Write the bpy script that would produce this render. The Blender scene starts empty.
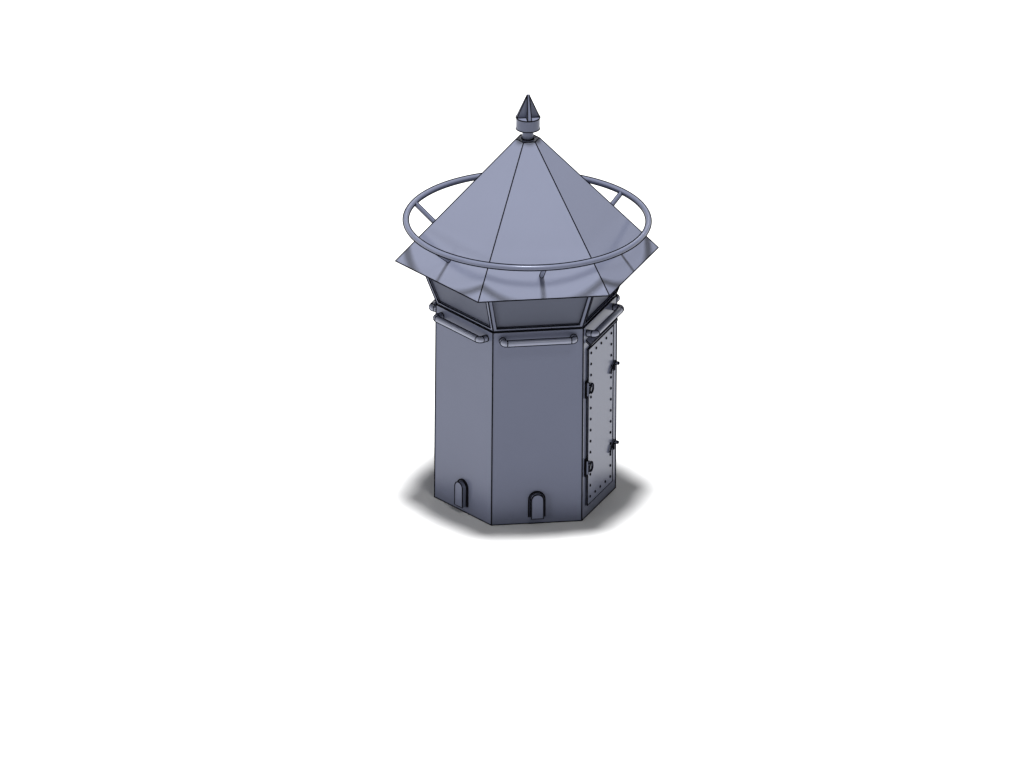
# A small hexagonal harbour lighthouse on a white ground.  All lengths below are in
# model units (one unit = K metres); the lighthouse is about 6.2 m tall.
import bpy, math
from math import sin, cos, pi, radians, sqrt
from mathutils import Vector as V, Matrix

K = 0.0145
scene = bpy.context.scene
COL = scene.collection

# ------------------------------------------------------------------ materials
def paint(name, rgb, rough=0.6, spec=0.25, noise=0.012, bump=0.0):
    m = bpy.data.materials.new(name); m.use_nodes = True
    nt = m.node_tree; b = nt.nodes['Principled BSDF']
    b.inputs['Roughness'].default_value = rough
    b.inputs['Specular IOR Level'].default_value = spec
    tc = nt.nodes.new('ShaderNodeTexCoord')
    nz = nt.nodes.new('ShaderNodeTexNoise'); nz.inputs['Scale'].default_value = 1.7
    nz.inputs['Detail'].default_value = 5
    nt.links.new(tc.outputs['Object'], nz.inputs['Vector'])
    rp = nt.nodes.new('ShaderNodeValToRGB')
    rp.color_ramp.elements[0].position = 0.3; rp.color_ramp.elements[1].position = 0.7
    rp.color_ramp.elements[0].color = (*[c*(1-noise) for c in rgb], 1)
    rp.color_ramp.elements[1].color = (*[min(1, c*(1+noise)) for c in rgb], 1)
    nt.links.new(nz.outputs['Fac'], rp.inputs['Fac'])
    nt.links.new(rp.outputs['Color'], b.inputs['Base Color'])
    return m

PAINT = paint('grey_blue_paint', (0.124, 0.135, 0.190), 0.22, 0.20)
for _m in (PAINT,): _m.node_tree.nodes['Principled BSDF'].inputs['Specular Tint'].default_value = (0.80, 0.84, 1.0, 1)
INK = paint('black_edge_line', (0.006, 0.006, 0.008), 0.9, 0.0)
GLASS = paint('dark_grey_glass', (0.082, 0.089, 0.120), 0.5, 0.06)
PIPE_SHEEN = paint('sheen_lightened_paint', (0.225, 0.24, 0.315), 0.3, 0.4)  # handrail paint made lighter to stand in for the sheen on the pipes
WHITE = paint('white_ground', (0.71, 0.71, 0.71), 1.0, 0.0, 0.0)

# ------------------------------------------------------------------ mesh builder
class MB:
    def __init__(s): s.v = []; s.f = []; s.m = []; s.sm = []
    def add(s, vs, fs, mat=0, smooth=False):
        b = len(s.v); s.v += [V(p) for p in vs]
        for f in fs: s.f.append([b+i for i in f]); s.m.append(mat); s.sm.append(smooth)
    def tube(s, pts, r, n=12, mat=0, closed=False, caps=True, smooth=True):
        """round tube along a polyline, parallel-transported section"""
        pts = [V(p) for p in pts]; N = len(pts); vs = []; u = None
        for i, p in enumerate(pts):
            if closed: t = (pts[(i+1) % N]-pts[i-1]).normalized()
            elif i == 0: t = (pts[1]-pts[0]).normalized()
            elif i == N-1: t = (pts[-1]-pts[-2]).normalized()
            else: t = ((pts[i+1]-p).normalized()+(p-pts[i-1]).normalized()).normalized()
            if u is None:
                u = t.cross(V((0, 0, 1)))
                if u.length < 0.1: u = t.cross(V((1, 0, 0)))
            u = (u - t*u.dot(t)).normalized(); w = t.cross(u)
            vs += [p+(u*cos(2*pi*k/n)+w*sin(2*pi*k/n))*r for k in range(n)]
        fs = []
        for i in range(N if closed else N-1):
            a, b = i*n, ((i+1) % N)*n
            fs += [[a+k, a+(k+1) % n, b+(k+1) % n, b+k] for k in range(n)]
        s.add(vs, fs, mat, smooth)
        if caps and not closed:
            s.add(vs[:n], [list(range(n))[::-1]], mat); s.add(vs[-n:], [list(range(n))], mat)
    def ink(s, *pts, r=0.55, closed=False):
        s.tube(pts, r*1.22, 6, 1, closed, True, True)
    def ring(s, c, ax, R, r=0.5, mat=1, n=32):
        ax = V(ax).normalized(); u = ax.orthogonal().normalized(); w = ax.cross(u); c = V(c)
        s.tube([c+(u*cos(2*pi*k/n)+w*sin(2*pi*k/n))*R for k in range(n)], r*1.15, 6, mat, True)
    def prism(s, loop, off, mat=0, smooth=False):
        """planar loop extruded by the vector off"""
        n = len(loop); a = [V(p) for p in loop]; b = [p+V(off) for p in a]
        s.add(a+b, [[i, (i+1) % n, n+(i+1) % n, n+i] for i in range(n)], mat, smooth)
        s.add(a, [list(range(n))[::-1]], mat); s.add(b, [list(range(n))], mat)
    def build(s, name, parent=None, loc=None):
        me = bpy.data.meshes.new(name)
        o0 = V(loc) if loc is not None else V((0, 0, 0))
        me.from_pydata([(p-o0)*K for p in s.v], [], s.f)
        me.materials.append(PAINT); me.materials.append(INK)
        for p, m, q in zip(me.polygons, s.m, s.sm): p.material_index = m; p.use_smooth = q
        import bmesh
        bm = bmesh.new(); bm.from_mesh(me); bmesh.ops.recalc_face_normals(bm, faces=bm.faces); bm.to_mesh(me); bm.free()
        o = bpy.data.objects.new(name, me); COL.objects.link(o)
        o.location = o0*K
        if parent is not None:
            o.parent = parent
            p = parent; acc = V((0, 0, 0))
            while p is not None: acc += p.location; p = p.parent
            o.location = o0*K - acc
        return o

# ------------------------------------------------------------------ hexagon frame
THETA = radians(8.63)                       # turn of the hexagon about its upright axis
FACES = [THETA - pi/2 + k*pi/3 for k in range(6)]   # 0: plain face with the middle vent, 1: door face ...
VERTS = [a - pi/6 for a in FACES]
DOOR = 1
SIGHT = V((0, -cos(radians(23.08)), sin(radians(23.08))))
def hx(R, z, k): a = VERTS[k % 6]; return V((R*cos(a), R*sin(a), z))
def nrm(k): return V((cos(FACES[k]), sin(FACES[k]), 0))
def tan(k): return V((-sin(FACES[k]), cos(FACES[k]), 0))
def hexloop(R, z): return [hx(R, z, k) for k in range(6)]
R0, WZ = 91.4, 209.4                        # wall
AP = R0*cos(pi/6)
def onface(k, s, z, d=0.0):                 # s along the face from its middle, d out of it
    return nrm(k)*(AP+d) + tan(k)*s + V((0, 0, z))

root = bpy.data.objects.new('lighthouse', None); COL.objects.link(root)
root['label'] = 'grey blue six-sided harbour lighthouse with pointed roof and ring rail, standing on white ground'
root['category'] = 'lighthouse'

# wall -------------------------------------------------------------
m = MB()
bot, top = hexloop(R0, 0), hexloop(R0, WZ)
m.add(bot+top, [[k, (k+1) % 6, 6+(k+1) % 6, 6+k] for k in range(6)])
m.add(bot, [list(range(6))[::-1]]); m.add(top, [list(range(6))])
for k in range(6):
    m.ink(bot[k]+V((0, 0, .3)), top[k], r=.62)
    m.ink(top[k], top[(k+1) % 6], r=.55)
    m.ink(bot[k]+V((0, 0, .4)), bot[(k+1) % 6]+V((0, 0, .4)), r=.5)
wall = m.build('wall', root)

# lantern windows ----------------------------------------------------
LR0, LZ0, LR1, LZ1 = 90.7, 211.0, 115.0, 274.5
def lan(R, z, k): return hx(R, z, k)
for k in range(6):
    a, b = lan(LR0, LZ0, k), lan(LR0, LZ0, k+1); c, d = lan(LR1, LZ1, k+1), lan(LR1, LZ1, k)
    e1 = (b-a).normalized(); up = ((c+d)/2-(a+b)/2).normalized(); nn = e1.cross(up).normalized()
    H = ((c+d)/2-(a+b)/2).length; w0 = (b-a).length/2; w1 = (c-d).length/2; mid = (a+b)/2
    def P(s, h, o=0.0): return mid + e1*s + up*h + nn*o
    sw, bh, th = 4.0, 2.5, 2.4                 # stile width, bottom rail, recess
    wi = lambda h: w0+(w1-w0)*h/H - sw
    O = [P(-w0, 0), P(w0, 0), P(w1, H), P(-w1, H)]
    I = [P(-wi(bh), bh), P(wi(bh), bh), P(wi(H-4), H-4), P(-wi(H-4), H-4)]
    J = [p-nn*th for p in I]
    m = MB()
    m.add(O+I+J, [[0, 1, 5, 4], [1, 2, 6, 5], [2, 3, 7, 6], [3, 0, 4, 7],
                  [4, 5, 9, 8], [5, 6, 10, 9], [6, 7, 11, 10], [7, 4, 8, 11]])
    m.ink(O[0]+V((0, 0, .2)), O[3], r=.65)
    m.ink(*I, r=.55, closed=True)
    fr = m.build('window', root, loc=mid)
    fr.data.name = 'window_frame'
    m = MB()
    Jp = [p+nn*.15 + e1*(0.4 if i in (1, 2) else -0.4) for i, p in enumerate(J)]
    m.prism(Jp, -nn*1.2)
    m.ink(*[p for p in J], r=.5, closed=True)
    pn = m.build('pane', fr, loc=mid-nn*th); pn.data.materials[0] = GLASS

# roof ----------------------------------------------------------------
EZ, ER, TZ, TR = 259.0, 133.0, 385.0, 11.8
m = MB()
o0, o1 = hexloop(ER, EZ), hexloop(TR, TZ)
i0, i1 = hexloop(ER-1.8, EZ-.3), hexloop(TR-1.8, TZ-2.2)
m.add(o0+o1, [[k, (k+1) % 6, 6+(k+1) % 6, 6+k] for k in range(6)])
m.add(i0+i1, [[k, 6+k, 6+(k+1) % 6, (k+1) % 6] for k in range(6)])
m.add(o0+i0, [[k, 6+k, 6+(k+1) % 6, (k+1) % 6] for k in range(6)])
m.add(o1, [list(range(6))]); m.add(i1, [list(range(6))[::-1]])
for k in range(6):
    m.ink(o0[k], o1[k], r=.5)
    m.ink(o0[k], o0[(k+1) % 6], r=.5)
    m.ink(o1[k], o1[(k+1) % 6], r=.45)
roof = m.build('roof', root, loc=(0, 0, EZ))

# finial ---------------------------------------------------------------
CZ0, CZ1, CR = 396.2, 408.0, 12.0
def lathe(m, prof, n=48, mat=0):
    vs = [V((r*cos(2*pi*k/n), r*sin(2*pi*k/n), z)) for r, z in prof for k in range(n)]
    fs = [[i*n+k, i*n+(k+1) % n, (i+1)*n+(k+1) % n, (i+1)*n+k] for i in range(len(prof)-1) for k in range(n)]
    m.add(vs, fs, mat, True)
m = MB(); lathe(m, [(5.7, TZ-1), (5.7, CZ0+.5)])
m.ring((0, 0, TZ+.5), (0, 0, 1), 6.0, .55); m.ring((0, 0, CZ0-.1), (0, 0, 1), 5.9, .4)
fin = m.build('finial', root, loc=(0, 0, TZ)); fin.data.name = 'finial_stem'
m = MB(); n = 48
for z0, z1 in [(CZ0, CZ1)]:
    lo = [V((CR*cos(2*pi*k/n), CR*sin(2*pi*k/n), z0)) for k in range(n)]
    hi = [p+V((0, 0, z1-z0)) for p in lo]
    m.add(lo+hi, [[k, (k+1) % n, n+(k+1) % n, n+k] for k in range(n)], 0, True)
    m.add(lo, [list(range(n))[::-1]]); m.add(hi, [list(range(n))])
m.ring((0, 0, CZ1), (0, 0, 1), CR, .55, n=48); m.ring((0, 0, CZ0), (0, 0, 1), CR, .5, n=48)
m.build('collar', fin, loc=(0, 0, CZ0))
TIP = 432.4
for k in range(4):
    a = FACES[0]+k*pi/2; d = V((cos(a), sin(a), 0)); t = V((-sin(a), cos(a), 0)); h = 2.0
    zb = CZ1+.25; ri = 0.0 if k % 2 == 0 else h
    z_ri = TIP-(TIP-zb)*(ri/(CR-.3))
    m = MB()
    prof = [(h*.98, zb), (CR-.4, zb), (.9, TIP-.03*k), (.05, TIP-.03*k)]
    # wedge: wide at the foot, both sides kept parallel, cut by the slanted outer edge
    L = [d*r+V((0, 0, z))+t*h*min(1, (r+1.2)/4 if z > zb+1 else 1) for r, z in prof]
    Rr = [d*r+V((0, 0, z))-t*h*min(1, (r+1.2)/4 if z > zb+1 else 1) for r, z in prof]
    nL = len(L)
    m.add(L+Rr, [list(range(nL)), [nL+i for i in range(nL)][::-1]]+[[i, nL+i, nL+(i+1) % nL, (i+1) % nL] for i in range(nL)])
    for S in (L, Rr):
        m.ink(S[0], S[1], r=.42); m.ink(S[1], S[2], r=.42)
        m.ink(S[0], S[3], r=.32)
    m.ink(L[1], Rr[1], r=.4)
    m.build('fin', fin, loc=(0, 0, CZ1))

# ring rail round the roof ------------------------------------------------
RR, RZ, RT = 121.4, 295.8, 2.55
def side_line(c, t, sgn, r):
    """point on the flank of a round bar, square to its run"""
    w = V(t).cross(SIGHT).normalized(); return V(c)+w*sgn*r
m = MB(); n = 144
cs = [V((RR*cos(2*pi*k/n), RR*sin(2*pi*k/n), RZ)) for k in range(n)]
ts = [V((-sin(2*pi*k/n), cos(2*pi*k/n), 0)) for k in range(n)]
m.tube(cs, RT, 16, 0, True)
for sg in (1, -1): m.ink(*[side_line(c, t, sg, RT) for c, t in zip(cs, ts)], r=.72, closed=True)
rail = m.build('ring_rail', root, loc=(0, 0, RZ))
slope = math.atan2(TZ-EZ, (ER-TR)*cos(pi/6))
for k in range(6):
    p0 = nrm(k)*RR+V((0, 0, RZ)); dr = (-nrm(k)*sin(slope)-V((0, 0, cos(slope))))
    gap = (RR-(ER*cos(pi/6)-(RZ-EZ)/math.tan(slope)))*sin(slope)
    p1 = p0+dr*(gap+.4)
    m = MB(); m.tube([p0+dr*1.5, p1], 2.0, 14)
    for sg in (1, -1): m.ink(side_line(p0+dr*2.6, dr, sg, 2.0), side_line(p1, dr, sg, 2.0), r=.5)
    m.ring(p1-dr*.5, dr, 2.1, .42, n=20)
    m.build('strut', rail, loc=p1)

# handrails, one under the top edge of each wall face ------------------------
for k in range(6):
    z = WZ-8.8; s0 = 36.0; d = 9.2; r = 2.95; bend = 3.6
    def path(sg):
        pts = [onface(k, sg*s0, z, -.3), onface(k, sg*s0, z, d-bend)]
        for q in range(1, 6):
            a = q/6*pi/2; pts.append(onface(k, sg*(s0-bend+bend*cos(a)), z, d-bend+bend*sin(a)))
        pts.append(onface(k, sg*(s0-bend), z, d)); return pts
    A, B = path(-1), path(1); full = A+B[::-1]
    m = MB(); m.tube(full, r, 18)
    for sg in (1, -1):
        m.ink(side_line(A[-1], tan(k), sg, r), side_line(B[-1], tan(k), sg, r), r=.6)
        for Q in (A, B):
            t0 = [(Q[min(i+1, len(Q)-1)]-Q[max(i-1, 0)]) for i in range(len(Q))]
            m.ink(*[side_line(p, t, sg, r) for p, t in zip(Q, t0)], r=.6)
    for Q, sg in ((A, -1), (B, 1)):
        m.ring(onface(k, sg*s0, z, .3), nrm(k), r+.1, .5, n=24)
        m.ring(Q[1], nrm(k), r, .4, n=24)
        m.ring(Q[-1], tan(k), r, .42, n=24)
    m.build('handrail', root, loc=onface(k, 0, z, d)).data.materials[0] = PIPE_SHEEN

# arched vents low on every face but the door's ------------------------------
def arch(k, w, z0, z1, d, n=16):
    pts = [onface(k, -w, z0, d), onface(k, w, z0, d)]
    for q in range(n+1):
        a = q/n*pi; pts.append(onface(k, w*cos(a), z1-w+w*sin(a), d))
    return pts
for k in range(6):
    if k == DOOR: continue
    m = MB()
    out, inn = arch(k, 8.2, 7.6, 34.6, 1.0), arch(k, 6.7, 7.6, 33.1, 1.0)
    nA = len(out)
    ob = [p-nrm(k)*1.2 for p in out]; ib = [p-nrm(k)*1.2 for p in inn]
    vs = out+inn+ob+ib; fs = []
    for i in range(1, nA):
        j = (i+1) % nA
        fs += [[i, j, nA+j, nA+i], [i, 2*nA+i, 2*nA+j, j], [nA+i, nA+j, 3*nA+j, 3*nA+i]]
    fs = [f for f in fs]
    m.add(vs, fs)
    m.ink(*(out[1:]+[out[0]]), r=.6); m.ink(*(inn[1:]+[inn[0]]), r=.5)
    m.ink(*([p-nrm(k)*.9 for p in out[1:]+[out[0]]]), r=.5)
    vent = m.build('arched_vent', root, loc=onface(k, 0, 7.6, 1)); vent.data.name = 'vent_surround'
    m = MB()
    pl = arch(k, 6.1, 7.2, 33.2, -.2)
    m.prism(pl, nrm(k)*6.0)
    m.ink(*[p+nrm(k)*6.0 for p in pl], r=.5, closed=True)
    m.ink(*[p+nrm(k)*.6 for p in pl], r=.45, closed=True)
    m.build('vent_cover', vent, loc=onface(k, 0, 7.2, 5))

# door ------------------------------------------------------------------------
k = DOOR
S0, S1, D0, D1, TH = -35.5, 32.2, 13.2, 182.4, 1.9
m = MB()
dl = [onface(k, S0, D0), onface(k, S1, D0), onface(k, S1, D1), onface(k, S0, D1)]
m.prism([p-nrm(k)*.2 for p in dl], nrm(k)*(TH+.2))
f = [p+nrm(k)*TH for p in dl]
m.ink(*f, r=.5, closed=True)
m.ink(*[p+nrm(k)*.2 for p in dl], r=.55, closed=True)
door = m.build('door', root, loc=onface(k, 0, D0, 0)); door.data.name = 'door_leaf'
# rivets round the rim of the leaf
m = MB(); c = onface(k, 0, 0, TH); nseg = 10
dome = []; 
for rr, hh in ((.72, 0), (.6, .35), (.3, .55)):
    dome += [c+tan(k)*rr*cos(2*pi*q/nseg)+V((0, 0, rr*sin(2*pi*q/nseg)))+nrm(k)*hh for q in range(nseg)]
m.add(dome, [[i*nseg+q, i*nseg+(q+1) % nseg, (i+1)*nseg+(q+1) % nseg, (i+1)*nseg+q] for i in range(2) for q in range(nseg)]+[[2*nseg+q for q in range(nseg)]], 0, True)
m.ring(c+nrm(k)*.2, nrm(k), .8, .62, n=14)
rl, rr_ = S0+7.0, S1-6.0
zs = [D0+7.2+(D1-D0-13.4)*i/13 for i in range(14)]
spots = [(rl, z) for z in zs]+[(rr_, z) for z in zs]
spots += [(rl+(rr_-rl)*q/4, z) for q in (1, 2, 3) for z in (zs[0], zs[-1])]
riv = m.build('rivet', door, loc=c)
base = riv.location.copy()
for i, (s, z) in enumerate(spots):
    o = riv if i == 0 else riv.copy()
    if i: COL.objects.link(o); o.parent = door
    o.location = base+(tan(k)*s+V((0, 0, z)))*K
# hinges on one edge
for z in (140.0, 55.0):
    m = MB()
    pl = [onface(k, -39.9, z-9), onface(k, -37.1, z-9), onface(k, -37.1, z+8.5), onface(k, -38.7, z+9.4), onface(k, -39.9, z+8.5)]
    m.prism(pl, nrm(k)*1.6)
    m.ink(*[p+nrm(k)*1.6 for p in pl], r=.6, closed=True); m.ink(*[p+nrm(k)*.3 for p in pl], r=.5, closed=True)
    m.tube([onface(k, -37.5, z-7, 1.9), onface(k, -37.5, z+7, 1.9)], 1.15, 10)
    m.ink(onface(k, -36.8, z-7, 2.9), onface(k, -36.8, z+7, 2.9), r=.5)
    # oval loop over the leaf
    n = 28
    oval = [onface(k, -31.0+4.6*cos(2*pi*q/n), z+4.9*sin(2*pi*q/n)-1.0, TH+1.3) for q in range(n)]
    m.tube(oval, .95, 8, 0, True)
    m.ink(*[p+nrm(k)*.5 for p in oval], r=.8, closed=True)
    for zz in (z+3.2, z-5.0):
        m.tube([onface(k, -37.3, zz, 2.4), onface(k, -33.5, zz, TH+1.3)], 1.2, 10, 0)
        m.ink(onface(k, -37.3, zz+.6, 3.4), onface(k, -33.5, zz+.6, TH+2.3), r=.55)
    m.build('hinge', door, loc=onface(k, -36, z))
# latches on the other edge: a hub, a curved arm lying on the leaf, and a peg standing out
for z in (140.3, 54.3):
    m = MB()
    hub = onface(k, 36.2, z, 0)
    m.tube([hub-nrm(k)*.2, hub+nrm(k)*2.6], 2.6, 16); m.ring(hub+nrm(k)*2.6, nrm(k), 2.5, .5, n=20); m.ring(hub+nrm(k)*.3, nrm(k), 2.6, .5, n=20)
    m.tube([hub+nrm(k)*2.4, hub+nrm(k)*6.4], 1.25, 12); m.ring(hub+nrm(k)*6.4, nrm(k), 1.2, .5, n=16)
    for sg in (1, -1): m.ink(side_line(hub+nrm(k)*2.4, nrm(k), sg, 1.25), side_line(hub+nrm(k)*6.4, nrm(k), sg, 1.25), r=.5)
    arm = [onface(k, 36.6-14*sin(a), z-6.8+8.6*cos(a), TH+1.0) for a in [radians(x) for x in range(0, 90, 10)]]
    m.tube(arm, .9, 10); m.ink(*[p+nrm(k)*.5 for p in arm], r=.8)
    m.tube([arm[-1], arm[-1]-V((0, 0, 1.5))], 1.0, 10); m.ink(arm[-1]+nrm(k)*.5, arm[-1]+nrm(k)*.5-V((0, 0, 1.5)), r=.8)
    stop = [onface(k, 34.8, z-8, .0), onface(k, 37.0, z-8, .0), onface(k, 37.0, z-2, .0), onface(k, 34.8, z-2, .0)]
    m.prism(stop, nrm(k)*1.8); m.ink(*[p+nrm(k)*1.8 for p in stop], r=.5, closed=True)
    m.build('latch', door, loc=hub)

# canopy over the door: a thin plate sloping out from the wall
a0, a1 = -38.0, 34.0
pa, pb = lambda s, dz=0: onface(k, s, 193.8+dz, -.2), lambda s, dz=0: onface(k, s, 189.4+dz, 5.4)
m = MB(); th = V((0, 0, -1.9))
q = [pa(a0), pb(a0), pb(a0)+th, pa(a0)+th]; run = tan(k)*(a1-a0)
m.prism(q, run)
q2 = [p+run for p in q]
for A, B in ((q[0], q[1]), (q[1], q[2]), (q[2], q[3]), (q2[0], q2[1]), (q2[1], q2[2]), (q[0], q2[0]), (q[1], q2[1]), (q[2], q2[2])):
    m.ink(A, B, r=.42)
m.build('door_canopy', root, loc=onface(k, 0, 190))

# ------------------------------------------------------------------ ground
me = bpy.data.meshes.new('ground'); S = 4200*K
me.from_pydata([(-S, -S, 0), (S, -S, 0), (S, S, 0), (-S, S, 0)], [], [[0, 1, 2, 3]])
me.materials.append(WHITE)
g = bpy.data.objects.new('ground', me); COL.objects.link(g); g['kind'] = 'structure'
g['label'] = 'plain white ground'

# ------------------------------------------------------------------ light: all but the overhead lamp are added fills
w = bpy.data.worlds.new('World'); scene.world = w; w.use_nodes = True
bg = w.node_tree.nodes['Background']; bg.inputs['Color'].default_value = (1, 1, 1, 1)
bg.inputs['Strength'].default_value = 0.045
def lamp(name, az, el, strength, ang):
    L = bpy.data.lights.new(name, 'SUN'); L.energy = strength; L.angle = radians(ang)
    o = bpy.data.objects.new(name, L); COL.objects.link(o)
    d = V((cos(radians(az))*cos(radians(el)), sin(radians(az))*cos(radians(el)), sin(radians(el))))
    o.rotation_euler = d.to_track_quat('Z', 'Y').to_euler(); o.location = d*10
    return o
lamp('overhead_lamp', 0, 90, 6.7, 9)
lamp('front_high_fill', -66, 56, 0.52, 15)  # added fill, reflected by the front roof face to brighten it
lamp('side_fill', 163, 30, 0.26, 15)  # added fill, reflected by the left roof face
lamp('back_corner_fill', 42, 14.7, 0.06, 14)  # weak added fill that lifts the right roof face
lamp('front_low_fill', 220, 8, 0.72, 14)  # added low fill to light the walls evenly
lamp('low_side_fill', 180, 8, 0.251, 14)
lamp('low_end_fill', 10, 8, 0.06, 18)
lamp('back_fill', 80, 30, 0.188, 20)
lamp('low_back_fill', 90, 8, 0.267, 14)

# ------------------------------------------------------------------ camera
cam = bpy.data.cameras.new('camera'); co = bpy.data.objects.new('camera', cam); COL.objects.link(co)
cam.type = 'ORTHO'; cam.ortho_scale = 1024*K; cam.clip_start = .1; cam.clip_end = 400
EL, ROLL = radians(23.08), radians(0.48)
back = V((0, -cos(EL), sin(EL))); right = V((1, 0, 0)); up = back.cross(right)
r2 = right*cos(ROLL)+up*sin(ROLL)
u2 = up*cos(ROLL)-right*sin(ROLL)
pos = (r2*(512-524.9)+u2*(492.5-384)+back*2600)*K
co.matrix_world = Matrix(((r2.x, u2.x, back.x, pos.x), (r2.y, u2.y, back.y, pos.y), (r2.z, u2.z, back.z, pos.z), (0, 0, 0, 1)))
scene.camera = co
scene.view_settings.view_transform = 'Standard'; scene.view_settings.look = 'None'
scene.view_settings.exposure = 0; scene.view_settings.gamma = 1
scene.cycles.max_bounces = 8
